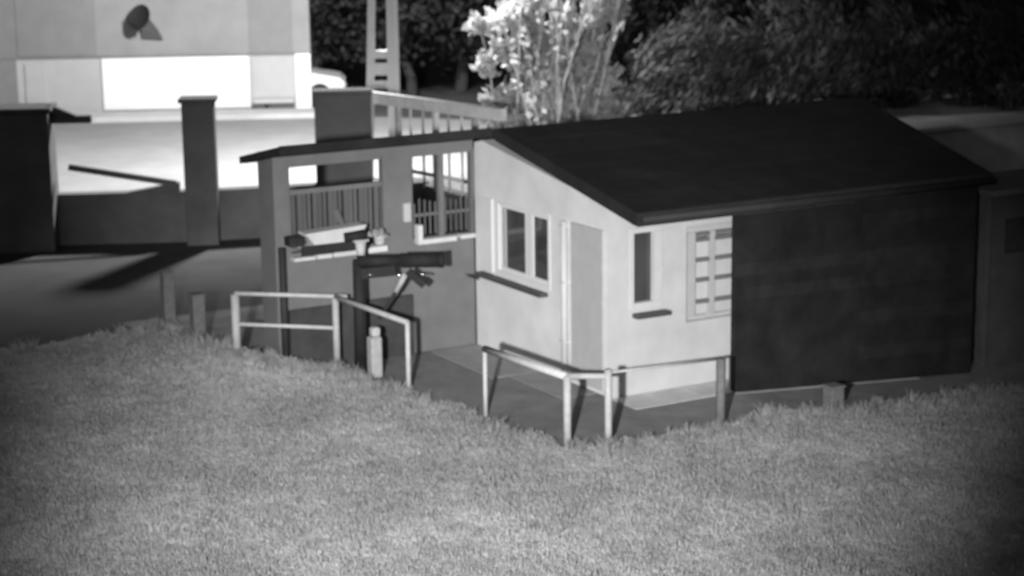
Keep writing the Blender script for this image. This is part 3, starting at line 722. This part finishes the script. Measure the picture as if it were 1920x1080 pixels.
CR = [crown_mesh('crown_a', 2.0, 2.0, 2.4, 5200, .22, .05, 46, 11, M_LEAFD),
      crown_mesh('crown_b', 2.2, 2.0, 2.0, 5200, .20, .06, 38, 12, M_LEAFD),
      crown_mesh('crown_c', 1.9, 1.9, 2.6, 5200, .30, .035, 44, 13, M_LEAFD, Vector((.55,-.2,.8)).normalized())]
TR = [trunk_mesh('trunk_a', 3.2, .17, 21, 9, 1.3, M_BARK), trunk_mesh('trunk_b', 2.6, .14, 22, 9, 1.4, M_BARK)]
trees = [  # x, y, scale, crown, label
 (10.6,31.5,1.15,0,'dark tree right beside the corner of the far house'),
 (12.6,29.6,1.25,1,'dark tree behind the concrete pole'),
 (14.6,30.5,1.2,0,'dark tree in the gap between the pole and the pale shrub'),
 (16.4,28.2,1.1,2,'dark tree behind the right side of the pale shrub'),
 (19.2,27.4,1.25,2,'streaky dark tree above the middle of the house roof'),
 (21.6,25.9,1.3,1,'broad dark tree above the ridge of the house roof'),
 (23.6,23.8,1.3,2,'dark tree above the right end of the ridge'),
 (25.0,21.6,1.35,0,'dark tree behind the left end of the stone terrace'),
 (26.6,19.2,1.35,1,'dark tree at the right edge behind the stone terrace'),
 (20.5,33.5,1.7,0,'tall dark tree in the second row beyond the roof'),
 (26.0,29.5,1.8,2,'tallest dark tree in the second row on the right'),
 (15.5,37.0,1.7,1,'tall dark tree in the second row behind the pole'),
 (30.5,24.5,1.8,0,'tall dark tree in the second row at the right edge'),
]
for i, (x, y, s_, c, lab) in enumerate(trees):
    t = thing('tree', (x, y, max(0, .16*((y*.8+x*.6)-48))), lab, 'tree', 'dark trees beyond the street')
    t.scale = (s_, s_, s_)
    mk('crown', CR[c], t, (0,0,2.9), (1,1,1.0), i*1.3); mk('trunk', TR[i % 2], t, (0,0,0), (1,1,1), i*2.1)

# pale shrub fanning up beside the fence, full in the lamp light
sx, sy = 8.1, 14.65
sh = thing('shrub', (sx, sy, 0), 'tall pale shrub fanning up in the lamp light behind the house roof', 'shrub')
rnd = random.Random(5)
st = MB(); lf = bmesh.new()
for k in range(46):
    an = rnd.uniform(-.28, .36); dp = rnd.gauss(0, .18); h = rnd.uniform(2.8, 5.0)*(1-.25*abs(an))
    dirv = Vector((.867*math.sin(an)+.498*dp, -.498*math.sin(an)+.867*dp, math.cos(an)))
    base = Vector((rnd.gauss(-.1,.35), rnd.gauss(0,.3), 0))
    pts = [base]
    for j in range(1, 6):
        q = base + dirv*(h*j/5)+Vector((.867,-.498,0))*(.12*(j/5)**2*an)+Vector((rnd.gauss(0,.03), rnd.gauss(0,.03), 0)); pts.append(q)
    for j in range(5): st.tube(pts[j], pts[j+1], .026*(1-.13*j), .026*(1-.13*(j+1)), 5, False)
    left = an < .06
    for q in range(36 if left else 52):
        t = rnd.uniform(.15, 1.0); j = min(4, int(t*5)); p = pts[j].lerp(pts[j+1], t*5-j)
        if left:
            leaf(lf, p+Vector((rnd.gauss(0,.10), rnd.gauss(0,.10), rnd.gauss(0,.08))), rnd, rnd.uniform(.10,.2), rnd.uniform(.05,.08), Vector((rnd.gauss(0,1), rnd.gauss(0,1), rnd.gauss(0,.8))))
        else:
            leaf(lf, p+Vector((rnd.gauss(0,.03), rnd.gauss(0,.03), 0)), rnd, rnd.uniform(.18,.34), rnd.uniform(.02,.04), dirv*1.8+Vector((rnd.gauss(0,.3), rnd.gauss(0,.3), rnd.gauss(0,.3))))
# heavy pale clusters on the left side
blobs = [(-1.2,1.5,.2),(-1.0,1.75,.24),(-.8,1.5,.3),(-.55,1.2,.24),(-1.25,2.4,.16),(-.95,2.7,.22),(-.65,2.5,.28),(-1.4,3.2,.14),(-.9,3.3,.24),(-.5,3.2,.3)]
for q in range(34):
    zz = rnd.uniform(1.1, 4.4); blobs.append((rnd.uniform(-.75, .75+.16*zz), zz, rnd.uniform(.12, .26)))
for (a, z, s_) in blobs:
    c = Vector((.867*a, -.498*a, z)) + Vector((-.3,-.3,0))*rnd.random()
    for q in range(95):
        leaf(lf, c+Vector((rnd.gauss(0,.5), rnd.gauss(0,.5), rnd.gauss(0,.5)))*s_, rnd, rnd.uniform(.13,.25), rnd.uniform(.06,.11), Vector((rnd.gauss(0,1), rnd.gauss(0,1), rnd.gauss(0,1))))
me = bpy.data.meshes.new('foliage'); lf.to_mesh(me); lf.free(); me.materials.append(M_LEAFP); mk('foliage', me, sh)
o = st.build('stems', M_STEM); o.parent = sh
# dimmer bushes to its right, on the bank behind the roof
BU = [crown_mesh('bush_a', 1.3, 1.1, 1.3, 3600, .24, .04, 30, 31, M_LEAFM, Vector((.6,-.3,.7)).normalized(), .1),
      crown_mesh('bush_b', 1.4, 1.2, 1.0, 3600, .22, .05, 26, 32, M_LEAFM, Vector((.7,-.35,.55)).normalized(), .1)]
ST = trunk_mesh('bush_stems', 1.2, .06, 33, 10, .7, M_BARK)
for i, (x, y, s_, k, lab) in enumerate([
  (12.0,15.6,1.15,0,'grey arching bush just right of the pale shrub'),
  (13.6,16.6,1.2,1,'low grey bush behind the middle of the house roof'),
  (14.6,14.2,1.15,0,'grey arching bush above the front part of the ridge'),
  (17.0,14.8,1.2,1,'grey bush over the right part of the ridge'),
  (18.6,13.0,1.1,0,'dim bush just left of the stone terrace'),
  (21.0,13.6,1.2,1,'dim bush standing on the stone terrace'),
  (17.0,19.2,1.5,1,'large dim bush in the dark behind the other bushes'),
  (20.5,17.2,1.5,0,'large dim bush at the foot of the trees on the right')]):
    t = thing('bush', (x, y, 0 if i != 5 else 1.0), lab, 'bush', 'bushes on the bank behind the house'); t.scale = (s_,)*3
    mk('foliage', BU[k], t, (0,0,1.15), (1,1,1), i*.35); mk('stems', ST, t, (0,0,0), (1,1,1), i)

# ------------------------------------------------------------------ right side: stone terrace and outbuilding
te = thing('terrace_wall', (14, 11, 0), 'grey stone terrace wall with a pale top edge at the far right', 'wall')
MB().box(11.5, 30, 10.4, 16, -.1, 1.0, .01).build('terrace', M_TERR, te)
MB().box(11.45, 30, 10.3, 10.75, 1.002, 1.09, .01).build('coping', M_POST, te)
ob = thing('outbuilding', (5.7, -.2, 0), 'dark low outbuilding cut by the right edge of the picture', 'shed')
mb = MB(); frame_wall(mb, 'x', 5.75, 9.5, -.7, 2.0, -.25, -.05, [(6.05, 6.75, 1.15, 1.62)]); mb.build('front_wall', M_OUT, ob)
MB().box(5.75, 9.5, -.045, .5, -.7, 1.98).build('rear_block', M_GDARK, ob)
MB().box(5.66, 5.745, -.32, -.22, -.7, 2.0, .008).build('corner_post', M_OUT, ob)
MB().box(6.05, 6.75, -.14, -.12, 1.15, 1.62).build('pane', M_GLASS, ob)
mb = MB(); mb.hexa([(5.55,-.5,2.0),(9.7,-.5,2.0),(9.7,.6,2.03),(5.55,.6,2.03),(5.55,-.5,2.07),(9.7,-.5,2.07),(9.7,.6,2.09),(5.55,.6,2.09)]); mb.build('roof', M_GDARK, ob)
